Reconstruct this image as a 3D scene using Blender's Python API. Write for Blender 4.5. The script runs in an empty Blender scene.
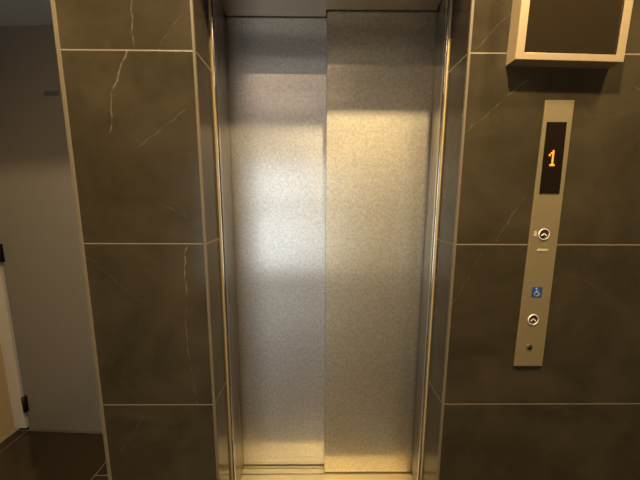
import bpy, bmesh, math
from mathutils import Vector, Matrix

S = bpy.context.scene
COL = S.collection

# ------------------------------------------------------------------ helpers
class MB:
    """collects shapes into one bmesh and links them as one object"""
    def __init__(self): self.bm = bmesh.new()
    def prism(self, pts, a, b, axis='z', bev=0.0):
        def P(u, v, w):
            return {'z': (u, v, w), 'y': (u, w, v), 'x': (w, u, v)}[axis]
        n = len(pts)
        lo = [self.bm.verts.new(P(u, v, a)) for u, v in pts]
        hi = [self.bm.verts.new(P(u, v, b)) for u, v in pts]
        fs = [self.bm.faces.new(lo), self.bm.faces.new(hi)]
        for i in range(n):
            j = (i+1) % n
            fs.append(self.bm.faces.new((lo[i], lo[j], hi[j], hi[i])))
        bmesh.ops.recalc_face_normals(self.bm, faces=fs)
        if bev:
            es = list({e for f in fs for e in f.edges})
            bmesh.ops.bevel(self.bm, geom=es, offset=bev, segments=2, affect='EDGES', profile=0.5)
        return self
    def box(self, x0, x1, y0, y1, z0, z1, bev=0.0):
        return self.prism([(x0, y0), (x1, y0), (x1, y1), (x0, y1)], z0, z1, 'z', bev)
    def ring(self, x0, x1, z0, z1, ix0, ix1, iz0, iz1, y0, y1, bev=0.0):
        """rectangular picture-frame ring lying in XZ, y0 front"""
        bm = self.bm
        def loop(a, b, c, d, y):
            return [bm.verts.new(p) for p in ((a, y, c), (b, y, c), (b, y, d), (a, y, d))]
        of, ob = loop(x0, x1, z0, z1, y0), loop(x0, x1, z0, z1, y1)
        nf, nb = loop(ix0, ix1, iz0, iz1, y0), loop(ix0, ix1, iz0, iz1, y1)
        fs = []
        for i in range(4):
            j = (i+1) % 4
            for A, B in ((of, nf), (nf, nb), (nb, ob), (ob, of)):
                fs.append(bm.faces.new((A[i], A[j], B[j], B[i])))
        bmesh.ops.recalc_face_normals(bm, faces=fs)
        if bev:
            es = list({e for f in fs for e in f.edges})
            bmesh.ops.bevel(bm, geom=es, offset=bev, segments=2, affect='EDGES', profile=0.5)
        return self
    def lathe(self, prof, cx, cy, cz, axis='y', n=40):
        """profile (radius, offset along axis) spun round the axis; axis y points to +Y"""
        bm = self.bm; rings = []
        for r, t in prof:
            if r < 1e-6:
                rings.append([bm.verts.new((cx, cy+t, cz) if axis == 'y' else (cx, cy, cz+t))]); continue
            L = []
            for k in range(n):
                a = 2*math.pi*k/n
                if axis == 'y': L.append(bm.verts.new((cx+r*math.cos(a), cy+t, cz+r*math.sin(a))))
                else: L.append(bm.verts.new((cx+r*math.cos(a), cy+r*math.sin(a), cz+t)))
            rings.append(L)
        fs = []
        for A, B in zip(rings, rings[1:]):
            if len(A) == 1 and len(B) == 1: continue
            for k in range(n):
                j = (k+1) % n
                if len(A) == 1: fs.append(bm.faces.new((A[0], B[j], B[k])))
                elif len(B) == 1: fs.append(bm.faces.new((A[k], A[j], B[0])))
                else: fs.append(bm.faces.new((A[k], A[j], B[j], B[k])))
        bmesh.ops.recalc_face_normals(bm, faces=fs)
        for f in fs: f.smooth = True
        return self
    def build(self, name, mat, parent=None):
        me = bpy.data.meshes.new(name); self.bm.to_mesh(me); self.bm.free()
        o = bpy.data.objects.new(name, me); COL.objects.link(o)
        if mat: me.materials.append(mat)
        if parent:
            o.parent = parent
            o.matrix_parent_inverse = parent.matrix_world.inverted() if False else Matrix.Translation(-Vector(parent.location))
        return o

def thing(name, label, cat, loc=(0, 0, 0), group=None, kind=None):
    o = bpy.data.objects.new(name, None); COL.objects.link(o); o.location = loc
    o.empty_display_size = 0.05
    if label: o['label'] = label
    if cat: o['category'] = cat
    if group: o['group'] = group
    if kind: o['kind'] = kind
    return o
def tag(o, label, cat, group=None):
    o['label'] = label; o['category'] = cat
    if group: o['group'] = group
    return o
def struct(o): o['kind'] = 'structure'; return o

# ------------------------------------------------------------------ materials
def srgb(r, g, b):
    f = lambda c: (c/255/12.92) if c/255 <= .04045 else ((c/255+.055)/1.055)**2.4
    return (f(r), f(g), f(b), 1)

class N:
    """small node-tree helper"""
    def __init__(self, name):
        self.m = bpy.data.materials.new(name); self.m.use_nodes = True
        self.t = self.m.node_tree; self.b = self.t.nodes['Principled BSDF']
    def new(self, k, **kw):
        n = self.t.nodes.new(k)
        for a, v in kw.items(): setattr(n, a, v)
        return n
    def link(self, a, b): self.t.links.new(a, b)
    def put(self, sock, v):
        if hasattr(v, 'links') or isinstance(v, bpy.types.NodeSocket): self.link(v, sock)
        else: sock.default_value = v
    def math(self, op, a, b=0.0, c=None, clamp=False):
        n = self.new('ShaderNodeMath', operation=op, use_clamp=clamp)
        self.put(n.inputs[0], a)
        self.put(n.inputs[1], b)
        if c is not None: self.put(n.inputs[2], c)
        return n.outputs[0]
    def mix(self, f, a, b):
        n = self.new('ShaderNodeMix', data_type='RGBA')
        self.put(n.inputs[0], f); self.put(n.inputs[6], a); self.put(n.inputs[7], b)
        return n.outputs[2]
    def ramp(self, f, e0, e1, v0=0.0, v1=1.0):
        n = self.new('ShaderNodeMapRange', interpolation_type='SMOOTHSTEP')
        self.put(n.inputs[0], f)
        for i, v in enumerate((e0, e1, v0, v1)): self.put(n.inputs[i+1], v)
        return n.outputs[0]
    def noise(self, vec, scale, detail=3, rough=.5, dist=0.0):
        n = self.new('ShaderNodeTexNoise')
        if vec is not None: self.link(vec, n.inputs['Vector'])
        n.inputs['Scale'].default_value = scale; n.inputs['Detail'].default_value = detail
        n.inputs['Roughness'].default_value = rough; n.inputs['Distortion'].default_value = dist
        return n.outputs['Fac']
    def pos(self):
        g = self.new('ShaderNodeNewGeometry'); s = self.new('ShaderNodeSeparateXYZ')
        self.link(g.outputs['Position'], s.inputs[0])
        return g.outputs['Position'], s.outputs[0], s.outputs[1], s.outputs[2]
    def scaled(self, vec, s):
        n = self.new('ShaderNodeVectorMath', operation='MULTIPLY')
        self.link(vec, n.inputs[0]); n.inputs[1].default_value = s
        return n.outputs[0]
    def bump(self, h, strength, dist):
        n = self.new('ShaderNodeBump'); n.inputs['Strength'].default_value = strength
        n.inputs['Distance'].default_value = dist; self.link(h, n.inputs['Height'])
        self.link(n.outputs[0], self.b.inputs['Normal']); return n.outputs[0]
    def set(self, **kw):
        for k, v in kw.items(): self.put(self.b.inputs[k.replace('_', ' ')], v)
        return self

def plain(name, col, rough=.5, metal=0.0, var=.06, vs=40, **kw):
    n = N(name); p, x, y, z = n.pos()
    f = n.noise(p, vs, 3)
    dark = tuple(c*(1-var) for c in col[:3])+(1,); lite = tuple(min(1, c*(1+var)) for c in col[:3])+(1,)
    n.set(Base_Color=n.mix(f, dark, lite), Roughness=rough, Metallic=metal, **kw)
    return n.m

def emit(name, col, strength):
    n = N(name)
    n.set(Base_Color=(.02, .02, .02, 1), Emission_Color=col, Emission_Strength=strength)
    return n.m

GROUT = srgb(128, 112, 86)
def tile_wall():
    n = N('stone_wall_tile'); p, x, y, z = n.pos()
    cloud = n.noise(n.scaled(p, (1, 1, 1.2)), 3.2, 5, .62, .5)
    fine = n.noise(p, 26, 4, .6)
    base = n.mix(n.ramp(cloud, .3, .72), srgb(47, 40, 27), srgb(66, 57, 41))
    base = n.mix(n.math('MULTIPLY', fine, .2), base, srgb(86, 76, 56))
    # veins: long wandering strokes of the stone, each between two points
    w1 = n.math('MULTIPLY', n.math('SUBTRACT', n.noise(p, 9, 4, .65), .5), .04)
    w2 = n.math('MULTIPLY', n.math('SUBTRACT', n.noise(n.scaled(p, (1, 1, 1.07)), 11, 4, .65), .5), .03)
    xx = n.math('ADD', x, w1); zz = n.math('ADD', z, w2)
    brk = n.ramp(n.noise(p, 30, 2, .6), .38, .62)
    segs = [(-.545, 2.06, -.5686, 1.855, .0030, .55), (-.588, 1.843, -.641, 1.729, .0034, .75),
            (-.641, 1.729, -.662, 1.60, .0026, .7), (-.446, 1.235, -.4595, 1.08, .0028, .95),
            (-.4595, 1.08, -.463, .85, .0022, .65), (-.463, .85, -.442, .65, .002, .5),
            (-.3794, 1.985, -.4846, 1.859, .0018, .45), (-.589, 1.548, -.4207, 1.671, .0020, .5),
            (-.797, 1.221, -.600, 1.02, .0030, .22), (-.64, .60, -.74, .45, .003, .25),
            (-.52, 1.38, -.43, 1.33, .004, .2), (.475, 1.61, .66, 1.77, .0026, .38),
            (.484, 1.855, .60, 1.97, .0024, .36), (.605, 1.25, .69, 1.41, .0028, .35),
            (.475, 1.03, .56, 1.22, .0026, .28), (.85, 1.16, 1.10, 1.02, .003, .12),
            (1.0, 1.75, 1.5, 1.5, .003, .2), (-.1, 2.5, .3, 2.2, .003, .3)]
    tot = None
    for x0, z0, x1, z1, wd, st in segs:
        dx, dz = x1-x0, z1-z0; L2 = dx*dx+dz*dz
        ax = n.math('SUBTRACT', xx, x0); az = n.math('SUBTRACT', zz, z0)
        t = n.math('DIVIDE', n.math('ADD', n.math('MULTIPLY', ax, dx), n.math('MULTIPLY', az, dz)), L2, clamp=True)
        ex = n.math('SUBTRACT', ax, n.math('MULTIPLY', t, dx)); ez = n.math('SUBTRACT', az, n.math('MULTIPLY', t, dz))
        d = n.math('SQRT', n.math('ADD', n.math('MULTIPLY', ex, ex), n.math('MULTIPLY', ez, ez)))
        v = n.ramp(d, wd*1.1, 0, 0, st*.25)
        tot = v if tot is None else n.math('MAXIMUM', tot, v)
    tot = n.math('MULTIPLY', tot, n.math('ADD', n.math('MULTIPLY', brk, .85), .15))
    base = n.mix(tot, base, srgb(205, 190, 160))
    # thin joints every 600 mm
    zm = n.math('MODULO', n.math('ADD', z, 6-.0438+.3), .6)
    g = n.ramp(n.math('ABSOLUTE', n.math('SUBTRACT', zm, .3)), .0026, .0014)
    n.set(Base_Color=n.mix(g, base, GROUT),
          Roughness=n.math('ADD', n.math('MULTIPLY', g, .5), n.math('ADD', .13, n.math('MULTIPLY', fine, .05))),
          Specular_IOR_Level=.3)
    n.bump(n.math('MULTIPLY', g, -1), .35, .001)
    return n.m

def floor_tile():
    n = N('brown_floor_tile'); p, x, y, z = n.pos()
    cloud = n.noise(p, 4, 4, .6)
    base = n.mix(cloud, srgb(38, 30, 19), srgb(52, 42, 28))
    def lines(c, off, per, half=.0018):
        m = n.math('MODULO', n.math('ADD', c, 30*per-off+per/2), per)
        return n.ramp(n.math('ABSOLUTE', n.math('SUBTRACT', m, per/2)), half*1.4, half*.7)
    gx = lines(x, -1.134, .631); col = n.math('GREATER_THAN', x, -1.134)
    gy = n.math('MULTIPLY', lines(y, .302, .631), col)
    gy2 = n.math('MULTIPLY', lines(y, -.05, .631), n.math('SUBTRACT', 1, col))
    g = n.math('MAXIMUM', gx, n.math('MAXIMUM', gy, gy2))
    n.set(Base_Color=n.mix(g, base, srgb(128, 110, 82)), Roughness=n.math('ADD', .15, n.math('MULTIPLY', g, .4)))
    return n.m

def linen_steel(name, lo, hi):
    """lift door skin: stainless sheet with a fine embossed grain, brushed sideways"""
    n = N(name); p, x, y, z = n.pos()
    a = n.noise(n.scaled(p, (1, 1, .85)), 190, 2, .6)
    b = n.noise(p, 85, 2, .5)
    h = n.math('ADD', n.math('MULTIPLY', a, .55), n.math('MULTIPLY', b, .45))
    sm = n.noise(n.scaled(p, (.6, 1, 2)), 5, 3)
    col = n.mix(n.ramp(h, .34, .66), lo, hi)
    tg = n.new('ShaderNodeCombineXYZ'); tg.inputs[0].default_value = 1.0
    n.set(Base_Color=col, Metallic=1.0, Roughness=n.math('ADD', .22, n.math('MULTIPLY', sm, .04)), Anisotropic=.85)
    n.link(tg.outputs[0], n.b.inputs['Tangent'])
    bp = n.bump(h, .34, .0012)
    # the embossed facets scatter much wider than the flat of the sheet
    w = n.new('ShaderNodeBsdfPrincipled'); n.link(col, w.inputs['Base Color'])
    w.inputs['Metallic'].default_value = 1.0; w.inputs['Roughness'].default_value = .52
    mx = n.new('ShaderNodeMixShader'); mx.inputs[0].default_value = .58
    n.link(n.b.outputs[0], mx.inputs[1]); n.link(w.outputs[0], mx.inputs[2])
    n.link(mx.outputs[0], n.t.nodes['Material Output'].inputs['Surface'])
    return n.m

def brushed(name, col, rough, along='z', var=.12, aniso=.5):
    n = N(name); p, x, y, z = n.pos()
    sc = {'z': (220, 220, 2), 'x': (2, 220, 220), 'y': (220, 2, 220)}[along]
    f = n.noise(n.scaled(p, sc), 1.0, 2)
    dark = tuple(c*(1-var) for c in col[:3])+(1,)
    n.set(Base_Color=n.mix(f, dark, col), Metallic=1.0,
          Roughness=n.math('ADD', rough-.03, n.math('MULTIPLY', f, .06)))
    return n.m

M = {}
M['tile'] = tile_wall()
M['trim'] = plain('tile_edge_trim', srgb(106, 93, 70), .45)
M['floor'] = floor_tile()
M['door_steel'] = linen_steel('linen_stainless_steel', srgb(214, 212, 207), srgb(243, 240, 234))
M['door_steel_reflect_tint'] = linen_steel('linen_steel_warm_reflect_tint', srgb(212, 203, 181), srgb(240, 230, 206))  # same steel as the left panel, warm reflected light tinted into its colour
M['frame'] = brushed('brushed_frame_steel', srgb(132, 120, 100), .28)
M['gold'] = plain('satin_gold_strip', srgb(196, 168, 112), .4, .25, .02)
M['bead'] = brushed('polished_bead_steel', srgb(225, 222, 214), .14)
M['soffit'] = brushed('brushed_head_steel', srgb(176, 164, 146), .34, 'x')
M['sill'] = brushed('sill_metal', srgb(226, 208, 160), .38, 'x')
M['groove'] = plain('sill_groove_shadow_rubber', srgb(40, 34, 26), .6)
M['shaft'] = plain('dark_shaft', srgb(20, 19, 18), .8)
M['champagne'] = plain('champagne_anodised_metal', srgb(172, 150, 114), .42, .35, .03)
M['plate'] = plain('satin_call_plate', srgb(158, 140, 102), .36, .5, .03)
M['screen'] = plain('black_screen_glass', srgb(40, 32, 20), .12, 0, .02)
M['display'] = plain('smoked_display_window', srgb(26, 18, 12), .18, 0, .02)
M['digit'] = emit('amber_led', (1.0, .27, .01, 1), 2.0)
M['ring'] = plain('pale_button_ring', srgb(226, 214, 190), .3, 0, .02, Emission_Color=(1, .88, .66, 1), Emission_Strength=.06)
M['btn'] = plain('dark_button_face', srgb(34, 26, 18), .3)
M['arrow'] = plain('white_arrow', srgb(225, 215, 195), .5, 0, .02, Emission_Color=(1, .9, .7, 1), Emission_Strength=.08)
M['blue'] = plain('blue_sign_film', srgb(32, 68, 124), .45)
M['white'] = plain('white_sign_film', srgb(158, 172, 190), .5)
M['braille'] = plain('pale_tactile_strip', srgb(184, 170, 134), .5)
M['key'] = plain('dark_lock_metal', srgb(128, 108, 76), .25, .8)
M['lockhole'] = plain('lock_slot', srgb(12, 10, 8), .5)
M['grey_door'] = plain('grey_door_paint', srgb(118, 113, 104), .36, 0, .03, 8)
M['white_paint'] = plain('off_white_frame_paint', srgb(196, 186, 172), .5, 0, .03)
M['beige'] = plain('beige_wall_paint', srgb(186, 160, 116), .7, 0, .04, 6)
M['hinge'] = plain('dark_hinge_metal', srgb(44, 38, 32), .4, .6)
M['sign'] = plain('dark_sign_lettering', srgb(92, 86, 80), .6)
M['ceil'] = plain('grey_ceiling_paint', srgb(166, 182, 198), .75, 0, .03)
M['lobby_wall'] = plain('warm_lobby_plaster', srgb(206, 190, 160), .7, 0, .05, 3)
M['lobby_ceil'] = plain('lobby_ceiling_paint', srgb(104, 110, 120), .75, 0, .03)
M['alu'] = plain('dark_aluminium', srgb(70, 66, 62), .4, .7)
M['lamp'] = emit('warm_lamp_lens', (1.0, .72, .52, 1), 18)
M['lens'] = emit('downlight_lens', (1.0, .80, .52, 1), 4)
M['can'] = plain('white_lamp_trim', srgb(220, 215, 205), .4)

# ------------------------------------------------------------------ key dimensions (m)
XL, XR = -.379, .464            # the recess between the tiled piers
XP = -.7935                     # outer corner of the left pier
YJ = .1355                      # where tile reveal meets the steel frame
YRP, YLP = .309, .351           # faces of right and left door panels
ZH = 2.1525                     # underside of the steel head
XS = .0354                      # where the two door panels meet
ZC = 2.73                       # lobby ceiling
YB = -3.0                       # entrance wall
XW0, XW1 = -1.83, 2.3           # side walls
ZL = 2.10                       # tiled lintel underside

# ------------------------------------------------------------------ shell
struct(MB().box(XW0-.1, XW1+.1, YB-.1, .2, -.1, 0).box(XW0-.1, XP, .2, .75, -.1, 0).build('floor', M['floor']))
struct(MB().box(XW0-.1, XW1+.1, YB-.1, .12, ZC, ZC+.1).build('ceiling', M['lobby_ceil']))
struct(MB().prism([(XP, 0), (XL, 0), (XL, YJ-.001), (-.4215, YJ-.001), (-.4215, .62), (XP, .62)], 0, ZC).build('wall_front_left', M['tile']))
struct(MB().prism([(XR, 0), (XW1, 0), (XW1, .62), (.5125, .62), (.5125, YJ-.001), (XR, YJ-.001)], 0, ZC).build('wall_front_right', M['tile']))
struct(MB().box(XL, XR, 0, .12, ZL, ZC).build('wall_front_lintel', M['tile']))
# alcove on the left: ceiling with bulkhead, beige side wall, wall behind the grey door
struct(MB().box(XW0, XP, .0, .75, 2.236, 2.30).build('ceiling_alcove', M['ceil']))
struct(MB().box(XW0, XP, 0, .12, 2.30, ZC).build('wall_alcove_bulkhead', M['lobby_wall']))
struct(MB().box(XW0-.1, XW0, YB, .75, 0, ZC).build('wall_left', M['beige']))
struct(MB().box(XW1, XW1+.1, YB, .0, 0, ZC).build('wall_right', M['tile']))
# added wall, out of view, that blocks lobby light from the alcove
struct(MB().box(XW0, -1.28, -1.32, -1.22, 0, ZC).build('wall_left_light_block', M['tile']))
# entrance wall with its glazed opening
EX0, EX1, EZ0, EZ = -1.78, .12, .16, 2.10
ZT = .12                       # dark tile below, light plaster above
struct(MB().box(XW0, EX0, YB-.1, YB, 0, ZT).box(EX1, XW1, YB-.1, YB, 0, ZT).box(EX0, EX1, YB-.1, YB, 0, ZT).build('wall_back', M['tile']))
struct(MB().box(XW0, EX0, YB-.1, YB, ZT, ZC).box(EX1, XW1, YB-.1, YB, ZT, ZC).box(EX0, EX1, YB-.1, YB, EZ, ZC).box(EX0, EX1, YB-.1, YB, ZT, EZ0).build('wall_back_upper', M['lobby_wall']))
struct(MB().ring(EX0, EX1, EZ0, EZ, EX0+.05, EX1-.05, EZ0+.05, EZ-.05, YB-.08, YB-.02)
       .box(-.78, -.73, YB-.075, YB-.025, EZ0+.05, EZ-.05)
       .box(EX0+.05, EX1-.05, YB-.075, YB-.025, 1.24, 1.33).box(EX0+.05, EX1-.05, YB-.075, YB-.025, 1.86, 1.90).build('window_1', M['alu']))

# corner trims of the tiled piers
struct(MB().box(-.8015, -.7880, -.002, .010, 0, ZC, .002).build('trim_2', M['trim']))
struct(MB().box(-.3865, -.3782, -.0015, .007, 0, ZC, .0015).build('trim_3', M['trim']))
struct(MB().box(.4632, .4715, -.0015, .007, 0, ZC, .0015).build('trim_4', M['trim']))
# lift shaft behind the panels
struct(MB().box(-.6, .7, .63, .68, 0, 2.5).box(-.4215, .5125, .13, .62, 2.30, 2.34).build('wall_shaft', M['shaft']))

# ------------------------------------------------------------------ grey door in the alcove
dr = thing('door_1', None, None, (-1.754, .58, 0), kind='structure')
sl = -.048
def yd(x): return .567 + sl*(x+1.4976)
def slab(mb, x0, x1, d0, d1, z0, z1):
    return mb.prism([(x0, yd(x0)+d0), (x1, yd(x1)+d0), (x1, yd(x1)+d1), (x0, yd(x0)+d1)], z0, z1)
slab(MB(), -1.752, -.80, 0, .045, .012, 2.233).build('door_leaf', M['grey_door'], dr)
slab(MB(), XW0+.001, -1.755, -.012, .05, 0.028, 2.234).build('door_frame', M['white_paint'], dr)
slab(MB(), -1.755, -.80, -.004, .05, 0, .009).build('threshold', M['trim'], dr)
for zc in (.185, 1.10, 2.02):
    h = MB().lathe([(0, -.048), (.009, -.048), (.009, .048), (0, .048)], -1.745, yd(-1.745)-.013, zc, 'z', 16)
    h.box(-1.742, -1.734, yd(-1.735)-.004, yd(-1.735)-.001, zc-.05, zc+.05)
    h.build('hinge', M['hinge'], dr)
g = MB()
for k, (x0, w, hh) in enumerate(((-1.383, .014, .020), (-1.365, .016, .022), (-1.345, .016, .019), (-1.325, .015, .022))):
    g.box(x0, x0+w, yd(x0)-.0035, yd(x0)+.0005, 1.911, 1.911+hh)
g.build('door_sign', M['sign'], dr)

# ------------------------------------------------------------------ lift: frame, sill, panels
fr = thing('elevator_door_frame', 'brushed stainless steel frame lining the elevator doorway in the tiled recess', 'door frame', (.04, YJ, 0))
MB().prism([(-.4205, .1525), (-.3690, .1525), (-.3885, .347), (-.4205, .347)], .001, 2.30).build('jamb', M['frame'], fr)
MB().prism([(.5115, .1525), (.4540, .1525), (.4845, .305), (.5115, .305)], .001, 2.30).build('jamb', M['frame'], fr)
for sx, x0 in ((1, -.3806), (-1, .4659)):      # matt gold edge strip, then a polished round bead
    MB().box(min(x0, x0+sx*.0068), max(x0, x0+sx*.0068), .1340, .1515, .001, ZH, .0008).build('edge_strip', M['gold'], fr)
    q = [(x0+sx*.0074, .152), (x0+sx*.0074, .1385)]
    q += [(x0+sx*(.0074+.0070*math.sin(math.radians(t))), .1455-.0070*math.cos(math.radians(t))) for t in range(0, 91, 10)]
    q += [(x0+sx*.0144, .152)]
    o = MB().prism(q, .001, ZH).build('bead', M['bead'], fr)
    for p in o.data.polygons: p.use_smooth = abs(p.normal.z) < .5
    o.data.set_sharp_from_angle(angle=math.radians(35))
MB().prism([(-.3680, .1525), (.4530, .1525), (.4645, .215), (.4795, .302), (XS+.001, .302), (XS-.004, .302), (XS-.004, .344), (-.3875, .344), (-.3740, .215)], ZH, 2.26).build('head', M['soffit'], fr)

si = thing('elevator_sill', 'brass toned metal elevator sill with sliding tracks under the doors', 'door sill', (.04, .29, 0))
bars = [(.215, .268), (.271, .3030), (.3075, .3345), (.3395, .3530), (.3560, .40)]
for a, b in bars:
    MB().box(-.4195, .5105, a, b, -.02, .0 if a < .35 else .0, .0006).build('track_bar', M['sill'], si)
MB().box(-.4195, .5105, .215, .42, -.03, -.0205).build('track_bed', M['groove'], si)

def panel(name, x0, x1, y, mat, label):
    p = thing(name, label, 'elevator door', ((x0+x1)/2, y, 0), 'sliding elevator door panels')
    MB().box(x0, x1, y, y+.030, .006, 2.20, .0012).build('door_skin', mat, p)
    MB().box(x0+.02, x1-.02, y+.004, y+.026, -.012, .0055).build('guide_shoe', M['groove'], p)
    MB().box(x0+.02, x1-.02, y+.004, y+.026, 2.2005, 2.24).build('hanger_plate', M['shaft'], p)
    return p
panel('elevator_door_panel', -.4195, .085, YLP, M['door_steel'], 'left stainless steel elevator door panel, set back behind the other panel')
panel('elevator_door_panel', XS, .5105, YRP, M['door_steel_reflect_tint'], 'right stainless steel elevator door panel, overlapping in front of the other panel')

# ------------------------------------------------------------------ wall screen above the call panel
sc = thing('wall_screen', 'black wall screen in a champagne metal box, mounted above the call panel', 'screen', (.747, 0, 1.80))
X0, X1, Z0, Z1, PF = .5835, .9085, 1.8035, 2.075, -.0425
bx = MB().ring(X0, X1, Z0, Z1, X0+.004, X1-.004, Z0+.004, Z1-.004, PF+.004, -.0005)
bx.box(X0+.004, X1-.004, -.008, -.001, Z0+.004, Z1-.004)
bx.build('housing', M['champagne'], sc)
MB().ring(X0, X1, Z0, Z1, X0+.0245, X1-.0235, Z0+.0195, Z1-.0195, PF, PF+.0038, .0009).build('bezel', M['champagne'], sc)
MB().box(X0+.020, X1-.020, PF+.0045, PF+.009, Z0+.015, Z1-.015).build('screen_glass', M['screen'], sc)
sc.rotation_euler = (0, math.radians(1.0), 0)

# ------------------------------------------------------------------ call panel
cp = thing('elevator_call_panel', 'tall narrow metal elevator call panel showing an amber number 1', 'call panel', (.7625, 0, .80))
MB().prism([(.7115, .7995), (.8135, .7995), (.8095, 1.7065), (.7185, 1.7065)], -.0055, -.0003, 'y', .0009).build('faceplate', M['plate'], cp)
fy = -.0055
disp = MB().prism([(.7305, 1.415), (.7970, 1.415), (.7925, 1.640), (.7290, 1.640)], fy-.0012, fy+.0005, 'y').build('display_window', M['display'], cp)
def child(o, par):     # sub-part of an untransformed part
    o.parent = par; return o
rows = ["..#..", ".##..", "#.#..", "..#..", "..#..", "..#..", "..#..", ".###."]
d = MB(); c = .0059
for r, line in enumerate(rows):
    for k, ch in enumerate(line):
        if ch == '#':
            cx, cz = .7605+(k-2)*c*.92, 1.5285+(3.5-r)*c*1.06
            d.box(cx-c*.47, cx+c*.47, fy-.0018, fy-.0011, cz-c*.5, cz+c*.5)
child(d.build('digit', M['digit']), disp)
disp_off = Matrix.Translation(-Vector(cp.location))

def call_button(cx, cz):
    b = MB().lathe([(0, -.0012), (.0162, -.0012), (.0164, -.0004), (.0164, .003)], cx, fy, cz).build('call_button', M['btn'], cp)
    r = MB().lathe([(.0165, -.0010), (.0167, -.0022), (.0175, -.0028), (.0184, -.0022), (.0188, .001)], cx, fy, cz).build('button_ring', M['ring'])
    child(r, b)
    w, h, t = .0092, .0070, .0036
    a = MB().prism([(cx-w, cz-h*.45), (cx, cz+h*.55), (cx+w, cz-h*.45), (cx+w, cz-h*.45-t), (cx, cz+h*.55-t), (cx-w, cz-h*.45-t)], fy-.0019, fy-.0011, 'y').build('arrow', M['arrow'])
    child(a, b)
    return b
call_button(.7622, 1.280)
call_button(.7600, .977)
MB().box(.7285, .7370, fy-.0012, fy+.0002, 1.2725, 1.2905).build('tactile_label', M['braille'], cp)
MB().box(.7455, .7815, fy-.0012, fy+.0002, 1.2220, 1.2300).build('tactile_label', M['braille'], cp)
# blue wheelchair sign
ax, az = .7615, 1.078
sg = MB().box(ax-.0175, ax+.0175, fy-.0010, fy+.0002, az-.0175, az+.0175).build('accessibility_sign', M['blue'], cp)
w = MB(); y0, y1 = fy-.0016, fy-.0009
def seg(a, b, t):
    (xa, za), (xb, zb) = a, b; L = math.hypot(xb-xa, zb-za); nx, nz = -(zb-za)/L*t/2, (xb-xa)/L*t/2
    w.prism([(ax+xa+nx, az+za+nz), (ax+xa-nx, az+za-nz), (ax+xb-nx, az+zb-nz), (ax+xb+nx, az+zb+nz)], y0, y1, 'y')
w.lathe([(0, -.0016), (.0026, -.0016), (.0026, -.0009)], ax-.0030, fy, az+.0118, 'y', 14)
seg((-.0030, .0085), (-.0020, -.0015), .0034)
seg((-.0026, .0040), (.0045, .0040), .0020)
seg((-.0022, -.0010), (.0060, -.0010), .0026)
seg((.0055, -.0010), (.0090, -.0110), .0026)
seg((.0085, -.0110), (.0118, -.0098), .0022)
for k in range(10):
    a0, a1 = math.radians(115+k*23), math.radians(115+(k+1)*23)
    R = .0078
    seg((-.0010+R*math.cos(a0), -.0065+R*math.sin(a0)), (-.0010+R*math.cos(a1), -.0065+R*math.sin(a1)), .0021)
child(w.build('wheelchair_symbol', M['white']), sg)
k = MB().lathe([(0, -.0026), (.0066, -.0026), (.0086, -.0020), (.0112, -.0004), (.0114, .001)], .7590, fy, .8727).build('key_switch', M['key'], cp)
child(MB().lathe([(0, -.0029), (.0060, -.0029), (.0060, -.0024)], .7590, fy, .8727).build('keyhole', M['lockhole']), k)

# ------------------------------------------------------------------ lobby lamps (out of frame, over the landing)
WARM = (1.0, .78, .46)
def downlight(x, y, watts, size=.08, color=WARM, spread=150, where=''):
    o = MB().lathe([(.038, -.004), (.040, -.008), (.052, -.010), (.056, -.006), (.056, -.0005), (.038, -.0005)], x, y, ZC, 'z', 32)
    o = o.build('ceiling_downlight', M['can'])
    tag(o, 'round recessed ceiling downlight '+where, 'ceiling light', 'ceiling downlights')
    child(MB().lathe([(0, -.003), (.037, -.003)], x, y, ZC, 'z', 32).build('lamp_lens', M['lens']), o)
    L = bpy.data.lights.new('downlight', 'AREA'); L.shape = 'DISK'; L.size = size; L.energy = watts; L.color = color
    L.spread = math.radians(spread)
    l = bpy.data.objects.new('downlight_lamp', L); COL.objects.link(l); l.location = (x, y, ZC-.013)
    l.parent = o
    return o
downlight(1.10, -.36, 20, where='above the right of the landing')
downlight(.36, -.555, 38, where='above the elevator landing')
downlight(-.80, -.40, 24, where='above the left of the landing')
for x, wh in ((-1.2, 'left'), (-.1, 'middle'), (1.1, 'right')):
    downlight(x, -2.82, 12, spread=110, color=(1.0, .88, .70), where='washing the back wall, '+wh)
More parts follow.
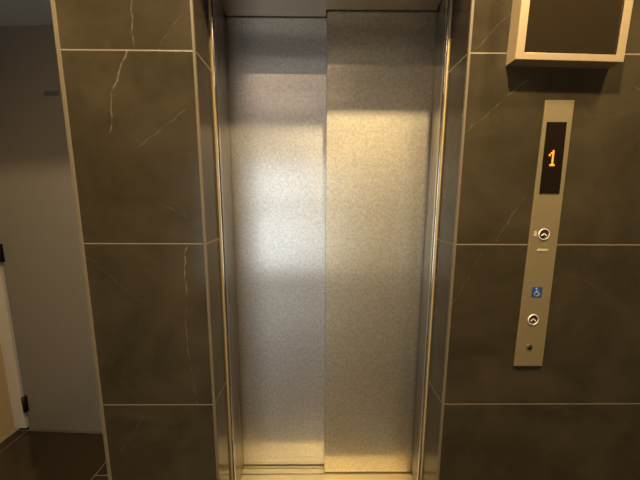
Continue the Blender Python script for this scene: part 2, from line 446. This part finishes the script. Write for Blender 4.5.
# two linear lamps on the lobby ceiling
for yy, wh in ((-1.22, 'nearer the elevator'), (-2.05, 'nearer the back wall')):
    t = thing('linear_ceiling_light', 'slim warm linear ceiling light '+wh, 'ceiling light', (-.45, yy, ZC), 'linear ceiling lights')
    MB().box(-.86, -.04, yy-.03, yy+.03, ZC-.035, ZC-.0005, .003).build('housing', M['can'], t)
    MB().box(-.85, -.05, yy-.022, yy+.022, ZC-.040, ZC-.0352).build('diffuser', M['lamp'], t)

# daylight through the entrance
W = bpy.data.worlds.new('World'); S.world = W; W.use_nodes = True
bg = W.node_tree.nodes['Background']
bg.inputs[0].default_value = (.90, .96, 1.0, 1); bg.inputs[1].default_value = 2.25
P = bpy.data.lights.new('entrance_portal', 'AREA'); P.shape = 'RECTANGLE'; P.size = EX1-EX0; P.size_y = EZ-EZ0
P.cycles.is_portal = True
po = bpy.data.objects.new('entrance_portal', P); COL.objects.link(po)
po.location = ((EX0+EX1)/2, YB-.09, (EZ+EZ0)/2); po.rotation_euler = (math.radians(90), 0, 0)

# ------------------------------------------------------------------ camera
cam = bpy.data.cameras.new('camera'); co = bpy.data.objects.new('camera', cam); COL.objects.link(co)
f_px, pitch, yaw, roll = 271.4475, .1398, .0079, -.0037
cam.sensor_width = 36; cam.sensor_fit = 'HORIZONTAL'; cam.lens = f_px/640*36; cam.clip_start = .01
F = Vector((math.sin(yaw)*math.cos(pitch), math.cos(yaw)*math.cos(pitch), -math.sin(pitch)))
Rr = Vector((math.cos(yaw), -math.sin(yaw), 0))
U = Rr.cross(F)
R2 = Rr*math.cos(roll)-U*math.sin(roll); U2 = Rr*math.sin(roll)+U*math.cos(roll)
m = Matrix((R2, U2, -F)).transposed().to_4x4(); m.translation = Vector((0, -.90936, 1.3855))
co.matrix_world = m
S.camera = co

S.view_settings.view_transform = 'Standard'; S.view_settings.look = 'None'
S.view_settings.exposure = 0.0; S.view_settings.gamma = 1.0; S.view_settings.use_curve_mapping = False
S.cycles.use_denoising = True
S.cycles.max_bounces = 8; S.cycles.sample_clamp_indirect = 6; S.cycles.blur_glossy = .3
